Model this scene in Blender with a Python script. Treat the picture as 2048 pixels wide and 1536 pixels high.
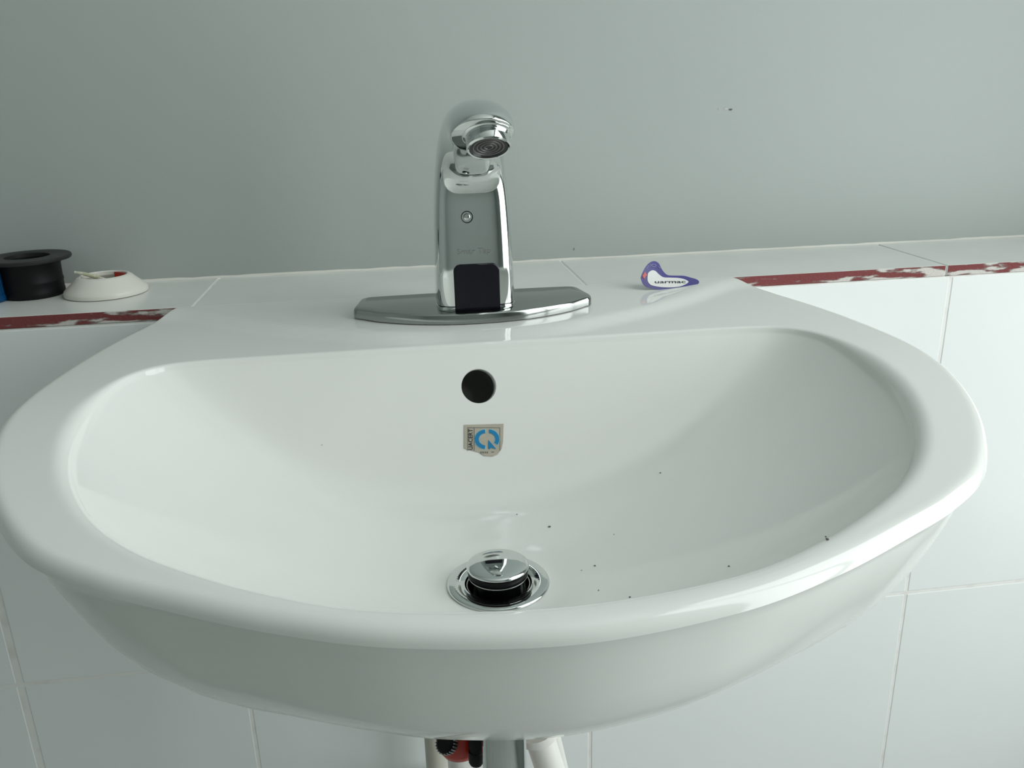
import bpy, bmesh, math, random
import numpy as np
from mathutils import Vector, Matrix
from mathutils.bvhtree import BVHTree

for o in list(bpy.data.objects):
    bpy.data.objects.remove(o)
SC = bpy.context.scene
COL = SC.collection
rnd = random.Random(4)

# ------------------------------------------------------------------ camera
# X right along the wall, Y into the wall, Z up; origin: basin centre line, tile face, ledge top
CAM = np.array([-0.0474, -0.6291, 0.1406])
YAW, PITCH, ROLL, FPX = 0.1277, 0.3288, -0.0269, 1704.2
_f = np.array([math.sin(YAW)*math.cos(PITCH), math.cos(YAW)*math.cos(PITCH), -math.sin(PITCH)])
_r = np.array([math.cos(YAW), -math.sin(YAW), 0.0])
_u = np.cross(_r, _f)
_c, _s = math.cos(ROLL), math.sin(ROLL)
CR, CU, CF = _c*_r + _s*_u, -_s*_r + _c*_u, _f
cd = bpy.data.cameras.new('camera')
cam = bpy.data.objects.new('camera', cd)
COL.objects.link(cam)
cd.sensor_fit = 'HORIZONTAL'
cd.sensor_width = 36.0
cd.lens = FPX/2048*36.0
cd.clip_start = 0.01
m = Matrix.Identity(4)
for i in range(3):
    m[i][0], m[i][1], m[i][2], m[i][3] = CR[i], CU[i], -CF[i], CAM[i]
cam.matrix_world = m
SC.camera = cam

# ------------------------------------------------------------------ world, light, exposure
w = bpy.data.worlds.new('daylight')
SC.world = w
w.use_nodes = True
w.node_tree.nodes['Background'].inputs[0].default_value = (0.80, 0.90, 1.0, 1)
w.node_tree.nodes['Background'].inputs[1].default_value = 0.6
WIN = dict(x=0.78, y0=-1.15, y1=-0.12, z0=-0.52, z1=1.66)   # window opening in the right wall
ld = bpy.data.lights.new('window_right_offscreen', 'AREA')
ld.shape = 'RECTANGLE'
ld.size = WIN['z1']-WIN['z0']
ld.size_y = WIN['y1']-WIN['y0']
ld.energy = 23.6
ld.color = (0.955, 1.0, 0.985)
lo = bpy.data.objects.new('window_right_offscreen', ld)
COL.objects.link(lo)
lo.location = (WIN['x']+0.09, (WIN['y0']+WIN['y1'])/2, (WIN['z0']+WIN['z1'])/2)
lo.rotation_euler = (0, math.radians(90), 0)
vs = SC.view_settings
vs.view_transform = 'Standard'
vs.look = 'None'
vs.exposure = 0.0
vs.gamma = 1.0
vs.use_curve_mapping = False

# ------------------------------------------------------------------ helpers
def ray(px, py):
    d = CF + (px-1024)/FPX*CR - (py-768)/FPX*CU
    return d/np.linalg.norm(d)

def at(px, py, ax, val):
    d = ray(px, py)
    return CAM + d*((val-CAM[ax])/d[ax])

def mat(name, col, rough=0.5, metal=0.0, noise=None, bump=0.0, bscale=200.0, spec=0.5, coat=0.0):
    """noise = (scale, colour2, lo, hi)"""
    M = bpy.data.materials.new(name)
    M.use_nodes = True
    nt = M.node_tree
    b = nt.nodes['Principled BSDF']
    b.inputs['Base Color'].default_value = (*col, 1)
    b.inputs['Roughness'].default_value = rough
    b.inputs['Metallic'].default_value = metal
    b.inputs['Specular IOR Level'].default_value = spec
    b.inputs['Coat Weight'].default_value = coat
    if noise or bump:
        tc = nt.nodes.new('ShaderNodeTexCoord')
    if noise:
        sc, c2, lo_, hi_ = noise
        n = nt.nodes.new('ShaderNodeTexNoise')
        n.inputs['Scale'].default_value = sc
        n.inputs['Detail'].default_value = 5
        nt.links.new(tc.outputs['Object'], n.inputs['Vector'])
        r = nt.nodes.new('ShaderNodeValToRGB')
        r.color_ramp.elements[0].position = lo_
        r.color_ramp.elements[0].color = (*col, 1)
        r.color_ramp.elements[1].position = hi_
        r.color_ramp.elements[1].color = (*c2, 1)
        nt.links.new(n.outputs['Fac'], r.inputs['Fac'])
        nt.links.new(r.outputs['Color'], b.inputs['Base Color'])
    if bump:
        n2 = nt.nodes.new('ShaderNodeTexNoise')
        n2.inputs['Scale'].default_value = bscale
        n2.inputs['Detail'].default_value = 4
        nt.links.new(tc.outputs['Object'], n2.inputs['Vector'])
        bp = nt.nodes.new('ShaderNodeBump')
        bp.inputs['Strength'].default_value = bump
        bp.inputs['Distance'].default_value = 0.001
        nt.links.new(n2.outputs['Fac'], bp.inputs['Height'])
        nt.links.new(bp.outputs['Normal'], b.inputs['Normal'])
    return M

M_paint = mat('wall_paint', (0.395, 0.430, 0.410), 0.55, noise=(3.0, (0.415, 0.450, 0.430), 0.35, 0.7), bump=0.10, bscale=120)
M_room = mat('room_paint', (0.395, 0.430, 0.410), 0.7, noise=(2.0, (0.415, 0.450, 0.430), 0.3, 0.7))
M_glaze = mat('white_glaze', (0.76, 0.79, 0.775), 0.22, noise=(6.0, (0.79, 0.815, 0.80), 0.3, 0.7), spec=0.12)
M_ledge = mat('ledge_glaze', (0.73, 0.74, 0.70), 0.22, noise=(14.0, (0.78, 0.79, 0.75), 0.35, 0.7))
def clay_mat():
    M = mat('red_clay_edge', (0.19, 0.045, 0.045), 0.9, bump=0.5, bscale=500)
    nt = M.node_tree; L = nt.links
    b = nt.nodes['Principled BSDF']
    tc = nt.nodes.new('ShaderNodeTexCoord')
    def noise(scale, sx, sz, loc, detail=5):
        mp = nt.nodes.new('ShaderNodeMapping')
        mp.inputs['Scale'].default_value = (sx, 1, sz); mp.inputs['Location'].default_value = loc
        L.new(tc.outputs['Object'], mp.inputs['Vector'])
        n = nt.nodes.new('ShaderNodeTexNoise'); n.inputs['Scale'].default_value = scale; n.inputs['Detail'].default_value = detail
        L.new(mp.outputs['Vector'], n.inputs['Vector'])
        return n.outputs['Fac']
    def math_(op, x, y):
        m_ = nt.nodes.new('ShaderNodeMath'); m_.operation = op
        for k, v in enumerate((x, y)):
            if isinstance(v, float): m_.inputs[k].default_value = v
            else: L.new(v, m_.inputs[k])
        return m_.outputs[0]
    fine, broad = noise(110, 0.45, 2.0, (0.3, 0, 0.1), 8), noise(9, 1, 0.1, (2.1, 0, 0), 1)
    sep = nt.nodes.new('ShaderNodeSeparateXYZ'); L.new(tc.outputs['Object'], sep.inputs[0])
    low = math_('MULTIPLY', sep.outputs['Z'], -14.0)          # mortar sits mostly along the lower edge of the strip
    f = math_('ADD', math_('ADD', fine, low), math_('MULTIPLY', broad, 0.35))
    r = nt.nodes.new('ShaderNodeValToRGB')
    e = r.color_ramp.elements
    e[0].position = 0.665; e[0].color = (0.19, 0.045, 0.045, 1)
    e[1].position = 0.77; e[1].color = (0.60, 0.57, 0.53, 1)
    k = r.color_ramp.elements.new(0.705); k.color = (0.20, 0.13, 0.12, 1)
    L.new(f, r.inputs['Fac']); L.new(r.outputs['Color'], b.inputs['Base Color'])
    return M
M_clay = clay_mat()
M_grout = mat('grout', (0.80, 0.79, 0.76), 0.9, noise=(60.0, (0.68, 0.65, 0.61), 0.5, 0.8))
M_ceramic = mat('vitreous_china', (0.80, 0.81, 0.77), 0.07, noise=(5.0, (0.815, 0.82, 0.78), 0.3, 0.7))
M_chrome = mat('chrome', (0.68, 0.71, 0.70), 0.05, 1.0)
M_steel = mat('brushed_steel', (0.37, 0.385, 0.37), 0.12, 1.0)
M_engrave = mat('engraving', (0.40, 0.40, 0.40), 0.35, 1.0)
M_black = mat('black_rubber', (0.004, 0.004, 0.005), 0.4, spec=0.2)
M_sensor = mat('sensor_glass', (0.004, 0.003, 0.008), 0.12, spec=0.3)
M_screen = mat('aerator_screen', (0.05, 0.05, 0.05), 0.45, 0.4)
M_screen2 = mat('aerator_rings', (0.16, 0.15, 0.15), 0.4, 0.3)
M_blackpl = mat('black_plastic', (0.006, 0.006, 0.007), 0.5, spec=0.2)
M_whitepl = mat('ivory_plastic', (0.74, 0.73, 0.66), 0.35)
M_pvc = mat('white_pvc', (0.76, 0.755, 0.70), 0.3)
M_red = mat('red_plastic', (0.50, 0.03, 0.015), 0.3)
M_blue = mat('blue_plastic', (0.003, 0.055, 0.15), 0.4, spec=0.3)
M_purple = mat('purple_print', (0.055, 0.045, 0.21), 0.4)
M_lilac = mat('lilac_print', (0.22, 0.22, 0.42), 0.4)
M_paper = mat('label_paper', (0.70, 0.70, 0.68), 0.4)
M_ink = mat('black_ink', (0.015, 0.02, 0.03), 0.5)
M_line = mat('sticker_line', (0.10, 0.10, 0.095), 0.5)
M_redink = mat('red_ink', (0.60, 0.12, 0.10), 0.5)
M_beige = mat('sticker_beige', (0.42, 0.39, 0.31), 0.4, noise=(120.0, (0.46, 0.42, 0.34), 0.4, 0.6))
M_cyan = mat('sticker_blue', (0.005, 0.20, 0.42), 0.4)
M_cyan2 = mat('sticker_pale_blue', (0.30, 0.52, 0.58), 0.4)
M_rust = mat('grout_rust', (0.30, 0.22, 0.17), 0.9)
M_dirt = mat('dirt', (0.13, 0.12, 0.10), 0.9)
M_floor = mat('floor_tile', (0.46, 0.47, 0.45), 0.35, noise=(8.0, (0.50, 0.51, 0.49), 0.3, 0.7))
M_frame = mat('window_frame', (0.75, 0.76, 0.76), 0.4)

def link(name, me, material=None, parent=None, smooth=False, sharp=None):
    o = bpy.data.objects.new(name, me)
    COL.objects.link(o)
    if material is not None:
        for mm in (material if isinstance(material, (list, tuple)) else [material]):
            me.materials.append(mm)
    if smooth:
        me.polygons.foreach_set('use_smooth', [True]*len(me.polygons))
        if sharp is not None:
            bm = bmesh.new(); bm.from_mesh(me)
            for e in bm.edges:
                if len(e.link_faces) == 2 and e.calc_face_angle(0) > math.radians(sharp):
                    e.smooth = False
            bm.to_mesh(me); bm.free()
    if parent is not None:
        o.parent = parent
        o.matrix_parent_inverse = Matrix.Translation(parent.location).inverted()
    return o

def obj(name, bm, material=None, parent=None, smooth=False, sharp=40):
    bmesh.ops.recalc_face_normals(bm, faces=bm.faces[:])
    me = bpy.data.meshes.new(name)
    bm.to_mesh(me); bm.free()
    return link(name, me, material, parent, smooth, sharp)

def tag(o, label, cat, group=None):
    o['label'] = label; o['category'] = cat
    if group: o['group'] = group
    return o

def thing(name, label, cat, loc=(0, 0, 0), group=None):
    o = bpy.data.objects.new(name, None)
    o.empty_display_size = 0.02
    COL.objects.link(o)
    o.location = loc
    return tag(o, label, cat, group)

def struct(o):
    o['kind'] = 'structure'
    return o

def bm_box(bm, x0, x1, y0, y1, z0, z1, bevel=0.0):
    g = bmesh.ops.create_cube(bm, size=1.0)
    vv = g['verts']
    for v in vv:
        v.co = Vector(((x0+x1)/2+v.co.x*(x1-x0), (y0+y1)/2+v.co.y*(y1-y0), (z0+z1)/2+v.co.z*(z1-z0)))
    if bevel:
        ee = list({e for v in vv for e in v.link_edges})
        bmesh.ops.bevel(bm, geom=ee, offset=bevel, segments=2, profile=0.5, affect='EDGES')
    return bm

def box(x0, x1, y0, y1, z0, z1, bevel=0.0):
    return bm_box(bmesh.new(), x0, x1, y0, y1, z0, z1, bevel)

def bm_lathe(bm, prof, n=48, mtx=None, closed=False):
    """prof: list of (r, z); r==0 ends become poles"""
    rings = []
    for r, z in prof:
        if r < 1e-7:
            v = bm.verts.new((0, 0, z)); rings.append([v])
        else:
            rings.append([bm.verts.new((r*math.cos(2*math.pi*i/n), r*math.sin(2*math.pi*i/n), z)) for i in range(n)])
    pairs = list(zip(rings[:-1], rings[1:]))
    if closed: pairs.append((rings[-1], rings[0]))
    for a, b in pairs:
        for i in range(n):
            j = (i+1) % n
            if len(a) == 1 and len(b) == 1: continue
            if len(a) == 1: bm.faces.new((a[0], b[i], b[j]))
            elif len(b) == 1: bm.faces.new((a[i], a[j], b[0]))
            else: bm.faces.new((a[i], a[j], b[j], b[i]))
    if mtx is not None:
        for rg in rings:
            for v in rg: v.co = mtx @ v.co
    return bm

def lathe(prof, n=48, mtx=None, closed=False):
    return bm_lathe(bmesh.new(), prof, n, mtx, closed)

def loft(rings, cap0=True, cap1=True, closed=True, bm=None):
    bm = bm or bmesh.new()
    V = [[bm.verts.new(tuple(p)) for p in r] for r in rings]
    n = len(V[0])
    for a, b in zip(V[:-1], V[1:]):
        for i in range(n if closed else n-1):
            j = (i+1) % n
            bm.faces.new((a[i], a[j], b[j], b[i]))
    if cap0: bm.faces.new(V[0])
    if cap1: bm.faces.new(V[-1][::-1])
    return bm

def tube(pts, rad, n=16, bm=None):
    pts = [Vector(p) for p in pts]
    rings = []
    up = Vector((0.13, 0.9, 0.2)).normalized()
    for i, p in enumerate(pts):
        d = (pts[min(i+1, len(pts)-1)]-pts[max(i-1, 0)]).normalized()
        a = d.cross(up).normalized(); b = d.cross(a).normalized()
        r = rad[i] if isinstance(rad, (list, tuple)) else rad
        rings.append([p+a*r*math.cos(2*math.pi*k/n)+b*r*math.sin(2*math.pi*k/n) for k in range(n)])
    return loft(rings, bm=bm)

def catmull(P, n=12):
    P = [np.array(p, float) for p in P]
    Q = [2*P[0]-P[1]]+P+[2*P[-1]-P[-2]]
    out = []
    for i in range(1, len(Q)-2):
        a, b, c, d = Q[i-1], Q[i], Q[i+1], Q[i+2]
        for k in range(n):
            t = k/n
            out.append(0.5*((2*b)+(c-a)*t+(2*a-5*b+4*c-d)*t*t+(3*b-a-3*c+d)*t**3))
    out.append(P[-1])
    return out

def text_mesh(s, size, bold=0.0):
    """flat triangulated lettering: (verts Nx2, faces), centred"""
    c = bpy.data.curves.new('lettering', 'FONT')
    c.body = s; c.size = size; c.align_x = 'CENTER'; c.align_y = 'CENTER'
    c.resolution_u = 3
    c.offset = bold*size
    o = bpy.data.objects.new('lettering', c)
    COL.objects.link(o)
    dg = bpy.context.evaluated_depsgraph_get(); dg.update()
    me = bpy.data.meshes.new_from_object(o.evaluated_get(dg))
    vv = np.array([(v.co.x, v.co.y) for v in me.vertices]); ff = [tuple(p.vertices) for p in me.polygons]
    bpy.data.objects.remove(o); bpy.data.curves.remove(c); bpy.data.meshes.remove(me)
    return vv, ff

def sst(a, b, x):
    t = np.clip((np.asarray(x, float)-a)/(b-a), 0, 1)
    return t*t*(3-2*t)

# ------------------------------------------------------------------ room shell
FZ, CZ = -0.82, 1.75
XL, XR, YF, YU = -1.25, WIN['x'], -1.9, 0.106
struct(obj('floor', box(XL, XR, YF, 0.2, FZ-0.05, FZ), M_floor))
struct(obj('ceiling', box(XL, XR, YF, 0.2, CZ, CZ+0.05), mat('ceiling_paint', (0.80, 0.81, 0.79), 0.8, noise=(2.0, (0.82, 0.83, 0.81), 0.3, 0.7))))
wall_back = struct(obj('wall_back', box(XL, XR, YU, 0.2, 0.0005, CZ), M_paint))
struct(obj('wall_left', box(XL-0.08, XL, YF, 0.2, FZ, CZ), M_room))
struct(obj('wall_front', box(XL, XR, YF-0.08, YF, FZ, CZ), M_room))
bm = bmesh.new()
x0, x1 = XR, XR+0.12
bm_box(bm, x0, x1, YF, WIN['y0'], FZ, CZ)
bm_box(bm, x0, x1, WIN['y1'], 0.2, FZ, CZ)
bm_box(bm, x0, x1, WIN['y0'], WIN['y1'], FZ, WIN['z0'])
bm_box(bm, x0, x1, WIN['y0'], WIN['y1'], WIN['z1'], CZ)
struct(obj('wall_right', bm, M_room))
bm = bmesh.new()
t = 0.035
a, b_, c, d = WIN['y0'], WIN['y1'], WIN['z0'], WIN['z1']
bm_box(bm, x0+0.02, x0+0.06, a, a+t, c, d); bm_box(bm, x0+0.02, x0+0.06, b_-t, b_, c, d)
bm_box(bm, x0+0.02, x0+0.06, a+t, b_-t, c, c+t); bm_box(bm, x0+0.02, x0+0.06, a+t, b_-t, d-t, d)
bm_box(bm, x0+0.025, x0+0.055, (a+b_)/2-t/2, (a+b_)/2+t/2, c+t, d-t)
struct(obj('window_1', bm, M_frame))

# lower boxed-out wall: grout bed, 300 mm tiles, ledge tiles with raw red edge
wall_low = struct(obj('wall_tiled', box(XL, XR, 0.0004, YU, FZ, -0.0090), M_grout))
joints = [-1.27, -0.974, -0.676, -0.379, -0.2005, 0.0975, 0.3955, 0.6935, 0.9915]
tile_cache = {}
def tile(name, x0, x1, y0, y1, z0, z1, mats, parent, bevel):
    key = (name, round(x1-x0, 4), round(z1-z0, 4))
    if key in tile_cache:
        me = tile_cache[key]
        o = bpy.data.objects.new(name, me); COL.objects.link(o)
        o.parent = parent
    else:
        bmm = box(-(x1-x0)/2, (x1-x0)/2, -(y1-y0)/2, (y1-y0)/2, -(z1-z0)/2, (z1-z0)/2, bevel)
        o = obj(name, bmm, mats, parent, smooth=False)
        tile_cache[key] = o.data
        if name == 'ledge_tile':
            for p in o.data.polygons:
                p.material_index = 1 if p.normal.y < -0.6 else 0
    o.location = ((x0+x1)/2, (y0+y1)/2, (z0+z1)/2)
    return o
g = 0.0013
rows = [(-0.0100, -0.3045), (-0.3075, -0.6040), (-0.6070, FZ+0.001)]
for xa, xb in zip(joints[:-1], joints[1:]):
    xa_, xb_ = max(xa, XL)+g, min(xb, XR)-g
    if xa == -0.379: xa_ += 0.003
    for za, zb in rows:
        tile('tile', xa_, xb_, 0.0, 0.005, zb, za, M_glaze, wall_low, 0.0008)
lj = [-1.27, -0.795, -0.497, -0.1985, 0.0925, 0.3905, 0.6885, 0.9865]
for xa, xb in zip(lj[:-1], lj[1:]):
    xa_, xb_ = max(xa, XL)+g*0.7, min(xb, XR)-g*0.7
    if xb < XR:
        obj('grout_line', box(xb-g*0.7, xb+g*0.7, 0.0012, YU-0.002, -0.0086, -0.0007), M_grout, wall_low)
    tile('ledge_tile', xa_, xb_, -0.0002, YU-0.0008, -0.0088, 0.0, [M_ledge, M_clay], wall_low, 0.0007)
# thin cream sealant run where the painted wall meets the ledge, and a brown-stained joint low on the wall
bm = bmesh.new()
pts = []
x = XL+0.01
prev = None
while x < XR-0.01:
    h = 0.0012+0.0007*rnd.random(); dd = 0.0014+0.0010*rnd.random()
    ring = [bm.verts.new((x, YU-dd, 0.0001)), bm.verts.new((x, YU-dd*0.45, h*0.55)), bm.verts.new((x, YU-0.0001, h)), bm.verts.new((x, YU-0.0001, 0.0001))]
    if prev:
        for i in range(4):
            j = (i+1) % 4
            bm.faces.new((prev[i], prev[j], ring[j], ring[i]))
    prev = ring
    x += 0.012
struct(obj('trim_1', bm, M_whitepl, smooth=True))
for (px, py, wpx, hpx) in [(1438, 218, 5, 4), (1452, 217, 9, 5), (1461, 219, 8, 5), (1148, 498, 3, 6)]:
    c0 = at(px, py, 1, YU)
    k = 0.6/FPX
    bm = bmesh.new()
    n = 9
    vv = [(c0[0]+math.cos(6.283*i/n)*wpx*k*0.6*(0.7+0.5*rnd.random()), c0[2]+math.sin(6.283*i/n)*hpx*k*0.5*(0.7+0.5*rnd.random())) for i in range(n)]
    loft([[(x, YU-0.0002, z) for x, z in vv], [(x, YU+0.0002, z) for x, z in vv]], bm=bm)
    obj('paint_scuff', bm, M_dirt if px == 1461 else M_engrave, wall_back)

# ------------------------------------------------------------------ wash basin
DR = np.array([0.0, -0.2640])      # drain centre in plan
DZ = -0.0880                       # floor level at the drain
o_side = [(0.2115, -0.006), (0.2225, -0.035), (0.2335, -0.075), (0.2420, -0.118), (0.2470, -0.170), (0.2458, -0.213),
          (0.2355, -0.255), (0.2180, -0.293), (0.1930, -0.328), (0.1650, -0.3495), (0.1390, -0.3640), (0.0980, -0.3845),
          (0.0550, -0.4000), (0.0, -0.4075)]
oc = catmull(o_side+[(-0.055, -0.4000)], 14)[:-14]
o_poly = [np.array(p) for p in [(x, 0.0) for x in np.linspace(0, 0.2065, 80)]+[(0.2082, -0.0004), (0.2095, -0.0011), (0.2106, -0.0024), (0.2112, -0.0040)]]+oc
i_side = [(0.150, -0.1320), (0.168, -0.1330), (0.184, -0.1362), (0.1965, -0.1460), (0.2040, -0.162), (0.2070, -0.186), (0.2065, -0.214), (0.2020, -0.244),
          (0.1915, -0.2745), (0.1755, -0.3030), (0.1570, -0.3250), (0.1340, -0.3440), (0.0970, -0.3665), (0.0570, -0.3825), (0.0, -0.3895)]
ic = catmull(i_side+[(-0.057, -0.3825)], 14)[:-14]
i_poly = [np.array(p) for p in [(x, -0.1320) for x in np.linspace(0, 0.148, 70)]]+ic

def polar(poly):
    P = np.array(poly)-DR
    th = np.arctan2(P[:, 1], P[:, 0]); r = np.hypot(P[:, 0], P[:, 1])
    k = np.argsort(th)
    return th[k], r[k]
NB = 480
TT = -math.pi/2+(np.arange(NB)+0.5)*2*math.pi/NB
TF = np.where(TT > math.pi/2, math.pi-TT, TT)
RO = np.interp(TF, *polar(o_poly)); RI = np.interp(TF, *polar(i_poly))
DIR = np.stack([np.cos(TT), np.sin(TT)], 1)
O2 = DR+DIR*RO[:, None]
OY = O2[:, 1]

def drop(y):                       # the rim falls a little towards the front
    return 0.0142*sst(-0.17, -0.40, y)
SHX = -0.0100                      # the waste sits slightly off the centre line

def z_bowl(x, y):
    s = np.clip(-0.1320-y, -0.01, None)
    zb = np.where(s < 0.11, -0.004-(1.55*s-2.9*s*s), -0.004-(1.55*0.11-2.9*0.0121)-(s-0.11)*0.9)
    b = np.where(y > DR[1], 0.262, 0.1405)
    uu = np.sqrt((x/0.2125)**2+((y-DR[1])/b)**2)
    e = 0.30
    us = (np.sqrt(uu*uu+e*e)-e)/(math.sqrt(1+e*e)-e)
    h = 0.087*(0.60*us+0.40*uu**4)
    zc = DZ-0.0005+h*h/(h+0.005)
    k = 0.0042
    z = k*np.log(np.exp(np.clip(zb/k, -60, 60))+np.exp(np.clip(zc/k, -60, 60)))
    r = np.hypot(x-DR[0], y-DR[1])
    q = sst(0.0250, 0.042, r)
    return (DZ-0.0005)*(1-q)+z*q

def rnd_edge(d, r):
    d = np.clip(d, 0, r)
    return r-np.sqrt(np.maximum(r*r-(r-d)**2, 0))

def z_rim(x, y, d_out, d_in, back):
    ro = 0.0060*back
    zo = np.where(ro > 1e-5, rnd_edge(d_out, np.maximum(ro, 1e-5)), 0)
    ri = 0.0032+0.0055*sst(-0.150, -0.215, y)
    zi = rnd_edge(d_in, ri)
    # the tap platform stands a little above the surrounding rim
    ax = np.abs(x)
    lim = np.interp(-y, [0, 0.03, 0.06, 0.085, 0.105, 0.13], [0.213, 0.185, 0.150, 0.115, 0.075, 0.03])
    plat = (1-sst(-0.012, 0.016, ax-lim))*(1-sst(-0.105, -0.132, y))
    return -zo-zi*0.9-0.0030*(1-plat)*sst(0, -0.03, y)-drop(y)

back = sst(0.0, -0.05, OY)                 # 0 along the wall edge, 1 on the free outline
rings = []
# underside, from the waste tube outwards
def add(P2, z):
    z = np.broadcast_to(z, (NB,))
    rings.append(np.column_stack([P2, z]))
add(DR+np.array([SHX, 0.0])+DIR*0.0212, -0.150)
add(DR+np.array([SHX, 0.0])+DIR*0.0300, -0.150)
add(DR+np.array([SHX, 0.0])+DIR*0.0310, -0.135)
wy = sst(0.0, -0.13, OY)
def under(zv, front, side):
    fr = np.clip(-np.sin(TT), 0, 1)**1.2
    ins = side*(1-fr)+front*fr
    add(DR+DIR*(RO-ins*wy)[:, None], zv)
ZG = -0.0137-drop(OY)
for zabs, fr_, sd_ in [(-0.1270, 0.098, 0.150), (-0.1230, 0.084, 0.122), (-0.1160, 0.068, 0.093), (-0.1050, 0.0535, 0.066), (-0.0930, 0.0385, 0.046),
                       (-0.0800, 0.0258, 0.0330), (-0.0680, 0.0165, 0.0245), (-0.0560, 0.0125, 0.0175), (-0.0440, 0.0088, 0.0115), (-0.0350, 0.0072, 0.0080)]:
    f = (zabs+0.030)/(-0.127+0.030)
    under(ZG*(1-f)+(-0.127)*f, fr_, sd_)
under(ZG, 0.0066, 0.0070)
under(ZG+0.0009, 0.0054, 0.0054)
under(ZG+0.0022, 0.0034, 0.0034)
under(ZG+0.0040, 0.0017, 0.0017)
under(ZG+0.0058, 0.0005, 0.0005)
W = RO-RI
dist = [0, 0.0002, 0.0007, 0.0014, 0.0024, 0.0038, 0.0054, 0.0072]
for dd in dist:
    P = O2-DIR*dd
    add(P, z_rim(P[:, 0], P[:, 1], dd, W-dd, back))
for fq in np.linspace(0, 1, 15)[1:-1]:
    dv = 0.0072+fq*(W-0.0072-0.0095)
    P = O2-DIR*dv[:, None]
    add(P, z_rim(P[:, 0], P[:, 1], dv, W-dv, back))
for di in [0.0095, 0.0075, 0.0055, 0.0038, 0.0025, 0.0015, 0.0007]:
    dv = W-di
    P = O2-DIR*dv[:, None]
    add(P, z_rim(P[:, 0], P[:, 1], dv, di, back))
zi_edge = z_rim((DR+DIR*RI[:, None])[:, 0], (DR+DIR*RI[:, None])[:, 1], W, np.zeros(NB), back)
PI_ = DR+DIR*RI[:, None]
corr = zi_edge-z_bowl(PI_[:, 0], PI_[:, 1])
SH = np.array([SHX, 0.0])
for q in [0.0, 0.008, 0.018, 0.032, 0.05, 0.075, 0.10, 0.135, 0.17, 0.21, 0.25, 0.29, 0.33, 0.37, 0.42, 0.47, 0.52, 0.57, 0.62, 0.67, 0.72, 0.77, 0.82, 0.86, 0.90, 0.93, 0.96, 0.985, 1.0]:
    R = RI+(0.0222-RI)*q
    P = DR+DIR*R[:, None]
    add(P+SH*q*q*(3-2*q), z_bowl(P[:, 0], P[:, 1])+corr*(1-q)**4)
add(DR+SH+DIR*0.0216, DZ-0.004)
add(DR+SH+DIR*0.0212, DZ-0.020)
rings.append(rings[0])
bm = bmesh.new()
V = [[bm.verts.new(tuple(p)) for p in r] for r in rings[:-1]]
V.append(V[0])
for A, B in zip(V[:-1], V[1:]):
    for i in range(NB):
        j = (i+1) % NB
        bm.faces.new((A[i], A[j], B[j], B[i]))
bmesh.ops.recalc_face_normals(bm, faces=bm.faces[:])
BV = BVHTree.FromBMesh(bm)

def hit(px, py, tree=None):
    d = ray(px, py)
    loc, nor, idx, dist_ = (tree or BV).ray_cast(Vector(CAM), Vector(d))
    if nor.dot(Vector(d)) > 0: nor = -nor
    return loc, nor

basin = thing('wash_basin', 'white ceramic wall-hung wash basin with a D-shaped bowl', 'basin', (0, -0.001, 0))
bowl = obj('basin_bowl', bm, M_ceramic, None, smooth=True, sharp=None)
# overflow hole bored into the back slope of the bowl
oh, on = hit(957.5, 772)
OVR = 35.0/FPX*(Vector(oh)-Vector(CAM)).dot(Vector(CF))
axis = Vector((0.0, 0.93, -0.37)).normalized()          # bore direction
rotm = axis.to_track_quat('Z', 'Y').to_matrix().to_4x4()
cut = obj('overflow_cutter', lathe([(0, -0.012), (OVR, -0.012), (OVR, 0.013), (0.0195, 0.016), (0.0195, 0.105), (0, 0.105)], 48, Matrix.Translation(oh) @ rotm), M_ceramic)
mod = bowl.modifiers.new('overflow', 'BOOLEAN')
mod.operation = 'DIFFERENCE'; mod.object = cut; mod.solver = 'EXACT'
dg = bpy.context.evaluated_depsgraph_get(); dg.update()
me = bpy.data.meshes.new_from_object(bowl.evaluated_get(dg))
bpy.data.objects.remove(bowl); bpy.data.objects.remove(cut)
me.materials.clear()
bowl = link('basin_bowl', me, M_ceramic, basin, smooth=True, sharp=50)
lin = lathe([(OVR*0.975, 0.0030), (OVR*0.975, 0.0125), (OVR*0.999, 0.0125), (OVR*0.999, 0.0030)], 48, Matrix.Translation(oh) @ rotm, closed=True)
ol = obj('overflow_liner', lin, M_ceramic, basin, smooth=True)
ol['label'] = 'inner collar of the round overflow hole'

# ------------------------------------------------------------------ pop-up drain
drain = thing('popup_drain', 'chrome pop-up drain with raised cap in the basin floor', 'drain', (DR[0]+SHX, DR[1], DZ))
T = Matrix.Translation((DR[0]+SHX, DR[1], DZ))
obj('flange', lathe([(0.0252, -0.0004), (0.0253, 0.0004), (0.0249, 0.0010), (0.0243, 0.0012), (0.0178, 0.0008), (0.0166, 0.0002), (0.0160, -0.003), (0.0160, -0.022), (0.0200, -0.022), (0.0200, -0.0005), (0.0235, 0.0)], 72, T, closed=True), M_chrome, drain, smooth=True)
TC = T @ Matrix.Translation((0, 0, -0.0040))
obj('cap', lathe([(0, 0.0160), (0.005, 0.01595), (0.010, 0.0156), (0.0138, 0.0149), (0.0151, 0.0142), (0.0154, 0.0135), (0.0151, 0.0128), (0.0, 0.0126)], 64, TC), M_chrome, drain, smooth=True)
obj('gasket', lathe([(0, 0.0126), (0.0148, 0.0126), (0.0150, 0.0112), (0.0146, 0.0098), (0.0140, 0.0090), (0, 0.0088)], 64, TC), M_black, drain, smooth=True)
obj('gasket_ring', lathe([(0.0139, 0.0091), (0.0146, 0.0091), (0.0147, 0.0087), (0.0139, 0.0087)], 64, TC, closed=True), M_steel, drain, smooth=True)
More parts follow.
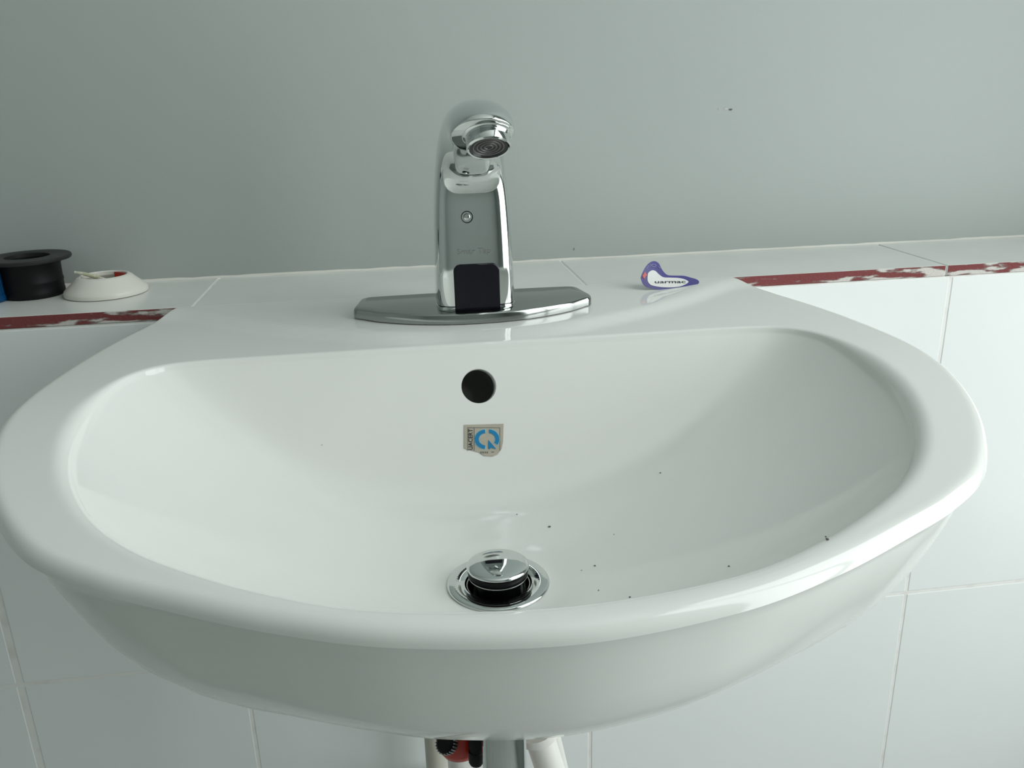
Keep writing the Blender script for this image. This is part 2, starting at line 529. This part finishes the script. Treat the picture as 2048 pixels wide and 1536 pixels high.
obj('stem', lathe([(0, 0.0087), (0.0135, 0.0087), (0.0115, 0.004), (0.0095, -0.004), (0.009, -0.012), (0, -0.012)], 40, TC), M_black, drain, smooth=True)
obj('throat', lathe([(0.0158, -0.0005), (0.0158, -0.0228), (0.0108, -0.0228), (0.0108, -0.0222), (0.0153, -0.0222), (0.0153, -0.0005)], 48, T, closed=True), M_steel, drain, smooth=True)
obj('tail_pipe', lathe([(0.0114, -0.023), (0.0118, -0.025), (0.0118, -0.33), (0.0106, -0.33), (0.0106, -0.025), (0.0114, -0.023)], 40, T), M_chrome, drain, smooth=True)
# ------------------------------------------------------------------ sensor tap
tap = thing('sensor_tap', 'chrome sensor tap with black eye window on long base plate', 'tap', (0.001, -0.062, 0.0003))
def plate_outline(inset, n=14):
    hx = 0.0815-inset
    pts = []
    yb = -0.0305-inset
    pts += [(-hx+0.010, yb+0.000), (-0.04, yb+0.001), (0, yb+0.0015), (0.04, yb+0.001), (hx-0.010, yb)]
    # right end
    def arc(cx, cy, r, a0, a1, k=6):
        return [(cx+r*math.cos(math.radians(a0+(a1-a0)*i/k)), cy+r*math.sin(math.radians(a0+(a1-a0)*i/k))) for i in range(k+1)]
    R = 0.007
    right = arc(hx-R-0.0035, yb-R, R, 80, 12)+arc(hx-R, -0.0655+inset+R*0.6, R, 0, -72)
    front = []
    for i in range(1, n):
        x = (hx-R*0.7)*(1-2*i/n)
        front.append((x, -0.0975+inset+0.0315*(abs(x)/0.0815)**2.2))
    left = [(-x, y) for x, y in right][::-1]
    return pts+right+front+left
prof = [(0.0, 0.0006), (0.0, 0.0045), (0.0004, 0.0060), (0.0012, 0.0069), (0.0024, 0.0073)]
rg = [[(x+0.001, y, z) for x, y in plate_outline(ins)] for ins, z in prof]
obj('base_plate', loft(rg), M_steel, tap, smooth=True, sharp=35)
# body: stations (front point, back point, width, front exponent, back exponent)
st = [((-0.0870, 0.0100), (-0.0360, 0.0100), 0.0525),
      ((-0.0872, 0.0250), (-0.0365, 0.0260), 0.0518),
      ((-0.0870, 0.0420), (-0.0372, 0.0440), 0.0508),
      ((-0.0862, 0.0580), (-0.0388, 0.0620), 0.0495),
      ((-0.0852, 0.0710), (-0.0415, 0.0800), 0.0478),
      ((-0.0848, 0.0810), (-0.0470, 0.0970), 0.0455),
      ((-0.0868, 0.0890), (-0.0565, 0.1120), 0.0432),
      ((-0.0925, 0.0955), (-0.0710, 0.1240), 0.0412),
      ((-0.1020, 0.1010), (-0.0900, 0.1320), 0.0398),
      ((-0.1140, 0.1055), (-0.1120, 0.1365), 0.0386),
      ((-0.1265, 0.1090), (-0.1340, 0.1380), 0.0376),
      ((-0.1360, 0.1108), (-0.1530, 0.1365), 0.0366),
      ((-0.1415, 0.1114), (-0.1660, 0.1328), 0.0354),
      ((-0.1432, 0.1112), (-0.1712, 0.1290), 0.0344),
      ((-0.1440, 0.1106), (-0.1712, 0.1278), 0.0330)]
def section(F, B, wd, n=56, ef=4.2, eb=2.5):
    F = np.array(F); B = np.array(B)
    out = []
    for k in range(n):
        a = 2*math.pi*k/n
        c_, s_ = math.cos(a), math.sin(a)
        ex = ef if s_ < 0 else eb
        px_ = math.copysign(abs(c_)**(2/ex), c_)*wd/2
        py_ = math.copysign(abs(s_)**(2/ex), s_)       # -1 front .. +1 back
        q = F+(B-F)*(py_+1)/2
        out.append((px_+0.001, q[0], q[1]))
    return out
def smooth_st(st, n=4):
    A = [np.array([*F, *B, wd]) for F, B, wd in st]
    return [((a[0], a[1]), (a[2], a[3]), a[4]) for a in catmull(A, n)]
S = smooth_st(st)
rg = []
for F, B, wd in S:
    q = sst(0.085, 0.122, (F[1]+B[1])/2)
    rg.append(section(F, B, wd, ef=5.0-2.9*q, eb=2.6-0.5*q))
obj('body', loft(rg), M_chrome, tap, smooth=True, sharp=60)
rg = [section((-0.0868, z), (-0.0362, z), wd, ef=5.0, eb=2.6) for z, wd in [(0.0068, 0.0528), (0.0090, 0.0528), (0.0094, 0.0512)]]
obj('base_collar', loft(rg), M_chrome, tap, smooth=True, sharp=40)
# sensor eye window (rounded upper corners, stands on the base plate)
yy = -0.0876
def eye(inset, y):
    xa, xb, za, zb, R = -0.0138+inset, 0.0158-inset, 0.0075, 0.0375-inset, 0.0045
    p = [(xa, za), (xb, za)]
    for k in range(7):
        a = math.pi/2*k/6
        p.append((xb-R+R*math.cos(a), zb-R+R*math.sin(a)))
    for k in range(7):
        a = math.pi/2+math.pi/2*k/6
        p.append((xa+R+R*math.cos(a), zb-R+R*math.sin(a)))
    return [(x, y, z) for x, z in p]
o = obj('sensor_window', loft([eye(0, -0.0850), eye(0, -0.0880), eye(0.0006, -0.0886)]), M_sensor, tap, smooth=True, sharp=30)
o['label'] = 'black glass sensor window'
# set screw in a recess
sx, sz = -0.0035, 0.0672
ys = -0.0856
R90 = Matrix.Translation((sx, ys, sz)) @ Matrix.Rotation(math.radians(90), 4, 'X')
screw = obj('set_screw', lathe([(0, 0.0012), (0.0012, 0.0013), (0.0020, 0.0009), (0.0023, 0.0), (0.0023, -0.003), (0, -0.003)], 24, R90), M_chrome, tap, smooth=True)
obj('screw_recess', lathe([(0.0030, -0.002), (0.0033, 0.0004), (0.0038, 0.0006), (0.0038, -0.002)], 32, R90, closed=True), M_black, screw, smooth=True)
# engraved lettering
vv, ff = text_mesh('Smar Tap', 0.0050)
me = bpy.data.meshes.new('lettering')
me.from_pydata([(x*1.15+0.000, -0.08735, z+0.0455) for x, z in vv], [], ff)
link('lettering', me, M_engrave, tap)
# aerator: tilted 35 degrees towards the room
AX = Vector((0, -math.sin(math.radians(32)), -math.cos(math.radians(32))))
AC = Vector((0.0035, -0.1577, 0.1200))
AM = Matrix.Translation(AC) @ AX.to_track_quat('Z', 'Y').to_matrix().to_4x4()
aer = obj('aerator', lathe([(0.0135, -0.004), (0.0137, 0.0008), (0.0132, 0.0014), (0.0122, 0.0016), (0.0118, 0.0022), (0.0121, 0.0028), (0.0120, 0.0078), (0.0113, 0.0085), (0.0105, 0.0083), (0.0104, 0.0070), (0.0104, -0.004)], 56, AM, closed=True), M_chrome, tap, smooth=True)
obj('aerator_screen', lathe([(0, 0.0072), (0.0104, 0.0072), (0.0104, 0.0064), (0, 0.0064)], 48, AM), M_screen, aer, smooth=True)
for r in (0.0022, 0.0042, 0.0062, 0.0082):
    obj('screen_ring', lathe([(r-0.0004, 0.0072), (r-0.0002, 0.0077), (r+0.0002, 0.0077), (r+0.0004, 0.0072)], 40, AM, closed=True), M_screen2, aer, smooth=True)

# ------------------------------------------------------------------ flat printed things mapped on the surface they lie on
def fine_poly(P, step=3.0):
    """triangulated, subdivided polygon in pixel space -> verts, faces"""
    bm = bmesh.new()
    f = bm.faces.new([bm.verts.new((x, y, 0)) for x, y in P])
    bmesh.ops.triangulate(bm, faces=bm.faces[:])
    for _ in range(3):
        ee = [e for e in bm.edges if e.calc_length() > step]
        if not ee: break
        bmesh.ops.subdivide_edges(bm, edges=ee, cuts=1)
        bmesh.ops.triangulate(bm, faces=bm.faces[:])
    bm.verts.index_update()
    r = [(v.co.x, v.co.y) for v in bm.verts], [tuple(v.index for v in f.verts) for f in bm.faces]
    bm.free()
    return r

def mapped(name, pieces, surf, off, material, parent=None, thick=0.00012):
    bm = bmesh.new()
    for vv, ff in pieces:
        V = []
        for x, y in vv:
            p, n = surf(x, y)
            V.append(bm.verts.new(p+n*off))
        for f in ff:
            try: bm.faces.new([V[i] for i in f])
            except ValueError: pass
    me = bpy.data.meshes.new(name); bm.to_mesh(me); bm.free()
    o = link(name, me, material, parent)
    if thick:
        md = o.modifiers.new('thickness', 'SOLIDIFY'); md.thickness = thick; md.offset = 0
    return o

def circ_sector(cx, cy, rx, ry, rx2, ry2, a0, a1, n=14):
    out = [(cx+rx*math.cos(math.radians(a0+(a1-a0)*i/n)), cy-ry*math.sin(math.radians(a0+(a1-a0)*i/n))) for i in range(n+1)]
    inn = [(cx+rx2*math.cos(math.radians(a0+(a1-a0)*i/n)), cy-ry2*math.sin(math.radians(a0+(a1-a0)*i/n))) for i in range(n+1)]
    vv = out+inn
    ff = [(i, i+1, n+2+i, n+1+i) for i in range(n)]
    return vv, ff

def rect(x0, y0, x1, y1):
    return fine_poly([(x0, y0), (x1, y0), (x1, y1), (x0, y1)], 6)

def text_px(s, cx, cy, height, sx=1.0, rot=0.0, shear=0.0):
    vv, ff = text_mesh(s, height/0.72, 0.012)
    ca, sa = math.cos(rot), math.sin(rot)
    out = []
    for x, y in vv:
        x = x*sx
        out.append((cx+x*ca+y*sa, cy-(-x*sa+y*ca)))
    return out, ff

bsurf = lambda x, y: hit(x, y)
stk = mapped('quality_sticker', [fine_poly([(928, 850), (1007, 848), (1006, 884), (1003, 898), (995, 909), (985, 913), (968, 912), (958, 905), (928, 897)], 8)], bsurf, 0.0003, M_beige)
tag(stk, 'small beige sticker with blue letter Q on the bowl below the overflow hole', 'sticker')
lines = [rect(935, 855.3, 1000, 856.3), rect(935, 856, 936, 902), rect(999, 856, 1000, 902), rect(947.6, 856, 948.8, 902)]
mapped('sticker_frame', lines, bsurf, 0.00045, M_line, stk, 0)
Q = [circ_sector(973, 879, 25.0, 21.4, 14.5, 12.4, 94, 266), circ_sector(977, 879, 22.8, 21.4, 12.0, 12.4, 86, -38)]
mapped('logo_halo', Q, bsurf, 0.00045, M_cyan2, stk, 0)
Q = [circ_sector(972, 879, 22.8, 19.6, 14.6, 12.4, 96, 264), circ_sector(977.5, 879, 21.0, 19.6, 13.0, 12.4, 88, -34),
     fine_poly([(976.5, 880), (992.5, 898.5), (984, 897), (982.5, 895), (980, 898.5), (976.5, 898.5)], 8)]
mapped('logo', Q, bsurf, 0.0006, M_cyan, stk, 0)
mapped('lettering', [text_px('UACERT', 941.6, 879.5, 8.6, 0.93, -math.pi/2)], bsurf, 0.0006, M_ink, stk, 0)
marks = [rect(961+i*4.2, 903.5, 963+i*4.2, 907) for i in range(4)]+[rect(983, 904, 988, 905)]
mapped('print_marks', marks, bsurf, 0.0006, M_line, stk, 0)

# purple leaf label, half curled up on the basin deck
def lsurf(px, py):
    q = float(np.clip((px-1283)/115, 0, 1))
    al = math.radians(58-40*q)
    d = ray(px, py)
    y0 = -0.030+0.016*q*q
    # z = (y-y0)*tan(al) + 0.0012
    tn = math.tan(al)
    zt = 0.0009
    t_ = ((CAM[1]-y0)*tn+zt-CAM[2])/(d[2]-d[1]*tn)
    p = CAM+d*t_
    n = Vector((0, -math.sin(al), math.cos(al)))
    return Vector(p), n
S1 = 140.0/2048
def lp(L): return [(1270+x*S1, 515+y*S1) for x, y in L]
outer = lp([(165, 600), (200, 480), (290, 300), (400, 170), (500, 115), (600, 112), (700, 180), (760, 300), (840, 420), (960, 515), (1200, 530), (1420, 535), (1600, 580), (1800, 640), (1870, 700), (1850, 770), (1720, 840), (1500, 900), (1250, 935), (1000, 950), (750, 945), (500, 910), (330, 860), (220, 760)])
outer = [tuple(p) for p in catmull(outer+[outer[0]], 5)[:-1]]
inner = lp([(365, 560), (390, 450), (500, 380), (600, 405), (690, 490), (820, 580), (1000, 595), (1250, 605), (1430, 640), (1560, 710), (1500, 780), (1330, 850), (1100, 882), (850, 878), (620, 850), (450, 800), (370, 690)])
inner = [tuple(p) for p in catmull(inner+[inner[0]], 5)[:-1]]
lab = mapped('leaf_label', [fine_poly(outer, 8)], lsurf, 0.0, M_purple)
tag(lab, 'peeled purple and white leaf-shaped label curling up beside the tap', 'label')
mapped('label_centre', [fine_poly(inner, 8)], lsurf, 0.0003, M_paper, lab, 0)
red = lp([(215, 540), (290, 420), (350, 520), (300, 570), (275, 640), (235, 590)])
mapped('red_mark', [fine_poly(red, 8)], lsurf, 0.0004, M_redink, lab, 0)
mapped('lettering', [text_px('uarmac', 1340, 564.6, 6.0, 2.55, 0.0)], lsurf, 0.0006, M_ink, lab, 0)
swirl = lp([(470, 230), (530, 205), (600, 215), (615, 255), (560, 280), (500, 270)])
def stroke(P, w=0.45):
    P = [np.array(p) for p in P]
    out = []
    for a, b in zip(P[:-1], P[1:]):
        d = b-a; n = np.array([-d[1], d[0]])/max(np.hypot(*d), 1e-6)*w
        out.append(([tuple(a-n), tuple(b-n), tuple(b+n), tuple(a+n)], [(0, 1, 2, 3)]))
    return out
pr = stroke(swirl+[swirl[0]])+stroke(lp([(330, 330), (370, 300), (390, 240)]))+stroke(lp([(425, 300), (440, 210)]))+stroke(lp([(680, 270), (720, 330), (740, 300)]))
mapped('pale_print', pr, lsurf, 0.0004, M_lilac, lab, 0)

# ------------------------------------------------------------------ things on the ledge, left
cx, cy = -0.3335, 0.0735
sp = thing('black_spool', 'black plastic flanged sleeve standing on the tiled ledge', 'pipe sleeve', (cx, cy, 0.0002))
T = Matrix.Translation((cx, cy, 0.0002))
obj('sleeve', lathe([(0.0170, 0.0006), (0.0215, 0.0), (0.0222, 0.001), (0.0224, 0.004), (0.0221, 0.005), (0.0221, 0.010), (0.0225, 0.011), (0.0225, 0.0125), (0.0221, 0.0135), (0.0224, 0.0240), (0.0240, 0.0262), (0.0240, 0.0275), (0.0160, 0.0275), (0.0160, 0.0006)], 64, T, closed=True), M_blackpl, sp, smooth=True)
fl = lathe([(0.0160, 0.0275), (0.0305, 0.0276), (0.0312, 0.0285), (0.0312, 0.0298), (0.0305, 0.0305), (0.0172, 0.0308), (0.0160, 0.0302)], 64, T, closed=True)
obj('flange', fl, mat('black_flange', (0.022, 0.023, 0.024), 0.45, spec=0.3), sp, smooth=True)

ex, ey = -0.2772, 0.0660
es = thing('pipe_escutcheon', 'ivory domed pipe cover ring lying on the tiled ledge', 'pipe cover', (ex, ey, 0.0002))
T = Matrix.Translation((ex, ey, 0.0002))
obj('cover_ring', lathe([(r*0.91, z*0.86) for r, z in [(0.0320, 0.0), (0.0335, 0.0004), (0.0338, 0.0030), (0.0330, 0.0048), (0.0300, 0.0078), (0.0260, 0.0115), (0.0225, 0.0152), (0.0205, 0.0166), (0.0190, 0.0168), (0.0182, 0.0160), (0.0182, 0.0130), (0.0200, 0.0110), (0.0290, 0.0030), (0.0300, 0.0)]], 72, T, closed=True), M_whitepl, es, smooth=True)
# scraps poking out of the ring
bm = loft([[(ex+r*math.cos(a), ey+r*math.sin(a), z) for (r, z) in ((0.0151, 0.0060), (0.0159, 0.0060), (0.0159, 0.0136), (0.0151, 0.0136))] for a in np.linspace(math.radians(30), math.radians(78), 8)])
tag(obj('red_plastic_scrap', bm, M_red, None, smooth=True), 'curved dark red plastic scrap inside the ivory pipe cover ring', 'scrap')
bm = tube([(ex+0.0010, ey+0.0020, 0.0100), (ex-0.0070, ey-0.0010, 0.0138), (ex-0.0135, ey-0.0035, 0.0168), (ex-0.0195, ey-0.0050, 0.0186)], [0.0010, 0.0016, 0.0014, 0.0010], 8)
tag(obj('plastic_strip', bm, mat('pale_green_plastic', (0.46, 0.46, 0.30), 0.5, noise=(220, (0.6, 0.6, 0.55), 0.45, 0.55)), None, smooth=True), 'pale green plastic strip sticking out of the ivory pipe cover ring', 'plastic strip')

bl = at(6, 560, 1, 0.056)
bx_, by_ = bl[0]-0.0215, 0.058
bt = thing('blue_cap', 'blue plastic screw cap at the end of the ledge beside the black sleeve', 'cap', (bx_, by_, 0.0002))
T = Matrix.Translation((bx_, by_, 0.0002))
bm = lathe([(0.0190, 0.0), (0.0212, 0.0005), (0.0215, 0.003), (0.0212, 0.0045), (0.0206, 0.005), (0.0206, 0.0270), (0.0198, 0.0288), (0.0180, 0.0295), (0, 0.0297), (0, 0.0275), (0.0185, 0.0275), (0.0190, 0.001)], 60, T)
obj('cap_shell', bm, M_blue, bt, smooth=True)
for k in range(30):
    a = 2*math.pi*k/30
    c_, s_ = math.cos(a), math.sin(a)
    b2 = box(-0.0004, 0.0006, -0.0006, 0.0006, 0.006, 0.026, 0.0002)
    bmesh.ops.transform(b2, matrix=Matrix.Translation((bx_+0.0207*c_, by_+0.0207*s_, 0.0002)) @ Matrix.Rotation(a, 4, 'Z'), verts=b2.verts[:])
    obj('grip_rib', b2, M_blue, bt)

# ------------------------------------------------------------------ plumbing glimpsed under the basin
def under_pt(px, py, y): return Vector(at(px, py, 1, y))
vy = -0.235
v0 = under_pt(921, 1484, vy)
kv = (v0-Vector(CAM)).dot(Vector(CF))/FPX
valve = thing('stop_valve', 'red and black stop valve on a white hose under the basin', 'valve', tuple(v0))
def lean(prof, base, ax, n=32):
    return lathe(prof, n, Matrix.Translation(base) @ Vector(ax).normalized().to_track_quat('Z', 'Y').to_matrix().to_4x4())
obj('valve_body', lean([(0, -53*kv), (20*kv, -52*kv), (33*kv, -46*kv), (42*kv, -34*kv), (48*kv, -14*kv), (50*kv, 6*kv), (46*kv, 26*kv), (34*kv, 42*kv), (0, 46*kv)], v0+Vector((0, 0.008, 0)), (0.0, 0.25, 1), 48), M_red, valve, smooth=True)
kb = under_pt(892, 1487, vy-0.0085)
kax = Vector((-0.45, -0.55, 0.70)).normalized()
kn = obj('knob', lean([(0, 10*kv), (15*kv, 9*kv), (19*kv, 5*kv), (20*kv, -10*kv), (18*kv, -16*kv), (0, -16*kv)], kb, kax, 36), M_black, valve, smooth=True)
for k in range(22):
    a = 2*math.pi*k/22
    b2 = box(-0.0003, 0.0004, -0.0003, 0.0003, -9*kv, 6*kv, 0.0001)
    bmesh.ops.transform(b2, matrix=Matrix.Translation(kb) @ kax.to_track_quat('Z', 'Y').to_matrix().to_4x4() @ Matrix.Rotation(a, 4, 'Z') @ Matrix.Translation((20*kv, 0, 0)), verts=b2.verts[:])
    obj('knob_rib', b2, M_engrave, kn)
obj('nut', lean([(0, -42*kv), (12*kv, -42*kv), (15*kv, -36*kv), (16*kv, -14*kv), (14*kv, -12*kv), (14*kv, -8*kv), (17*kv, -5*kv), (18*kv, 34*kv), (0, 36*kv)], under_pt(954, 1490, vy-0.009), (0.10, 0.12, 1), 14), M_blackpl, valve, smooth=True)
hose = tube([tuple(v0+Vector((0.000, 0.016, -0.010))), tuple(v0+Vector((0.000, 0.022, -0.04))), tuple(v0+Vector((0.0, 0.05, -0.12))), tuple(v0+Vector((-0.004, 0.10, -0.20))), (v0.x-0.004, -0.003, v0.z-0.235)], 0.0075, 16)
obj('hose', hose, M_pvc, valve, smooth=True)
pb = Vector(at(876, 1536, 1, -0.035))
bmh = tube([(pb.x, -0.035, -0.14), (pb.x, -0.035, -0.45), (pb.x, -0.035, FZ)], 0.010, 20)
tag(obj('beige_pipe', bmh, mat('beige_pvc', (0.50, 0.49, 0.42), 0.5), None, smooth=True), 'beige upright pipe behind the red stop valve', 'pipe')
p1 = under_pt(1078, 1470, -0.225); p2 = under_pt(1108, 1560, -0.225)
dv = (p2-p1)
wp = [p1-dv*0.15, p1, p2, p2+dv*0.8+Vector((0, 0.03, 0)), p2+dv*1.6+Vector((0, 0.12, 0)), Vector((p2.x+dv.x*1.8, -0.003, p2.z+dv.z*1.9))]
wpp = [tuple(q) for q in catmull([tuple(q) for q in wp], 6)]
wt = thing('waste_hose', 'white plastic waste pipe slanting down beside the chrome tail pipe', 'pipe', wpp[0])
obj('pipe', tube(wpp, 0.0088, 24), M_pvc, wt, smooth=True)
obj('pipe_collar', tube([tuple(p1-dv*0.17), tuple(p1-dv*0.02)], 0.0125, 28), M_pvc, wt, smooth=True, sharp=40)

# ------------------------------------------------------------------ specks of dirt in the bowl
specks = [(1099, 1054, 1.1), (1321, 946, 0.8), (1190, 1132, 0.9), (1197, 1181, 0.6), (1655, 1080, 1.2), (1458, 1133, 0.8),
          (1260, 1195, 0.8), (1034, 1029, 0.6), (644, 890, 0.5), (1163, 1141, 0.5), (1228, 1069, 0.5), (1652, 1074, 0.7)]
for px, py, s in specks:
    p, n = hit(px, py)
    bm = bmesh.new()
    bmesh.ops.create_icosphere(bm, subdivisions=1, radius=0.00058*s)
    for v in bm.verts:
        v.co.x *= 0.8+0.7*rnd.random(); v.co.y *= 0.7+0.5*rnd.random(); v.co.z *= 0.6
        v.co += p+n*0.0003*s
    tag(obj('dirt_speck', bm, M_dirt), 'tiny dark speck of dirt lying in the white bowl', 'dirt speck', 'specks of dirt in the bowl')
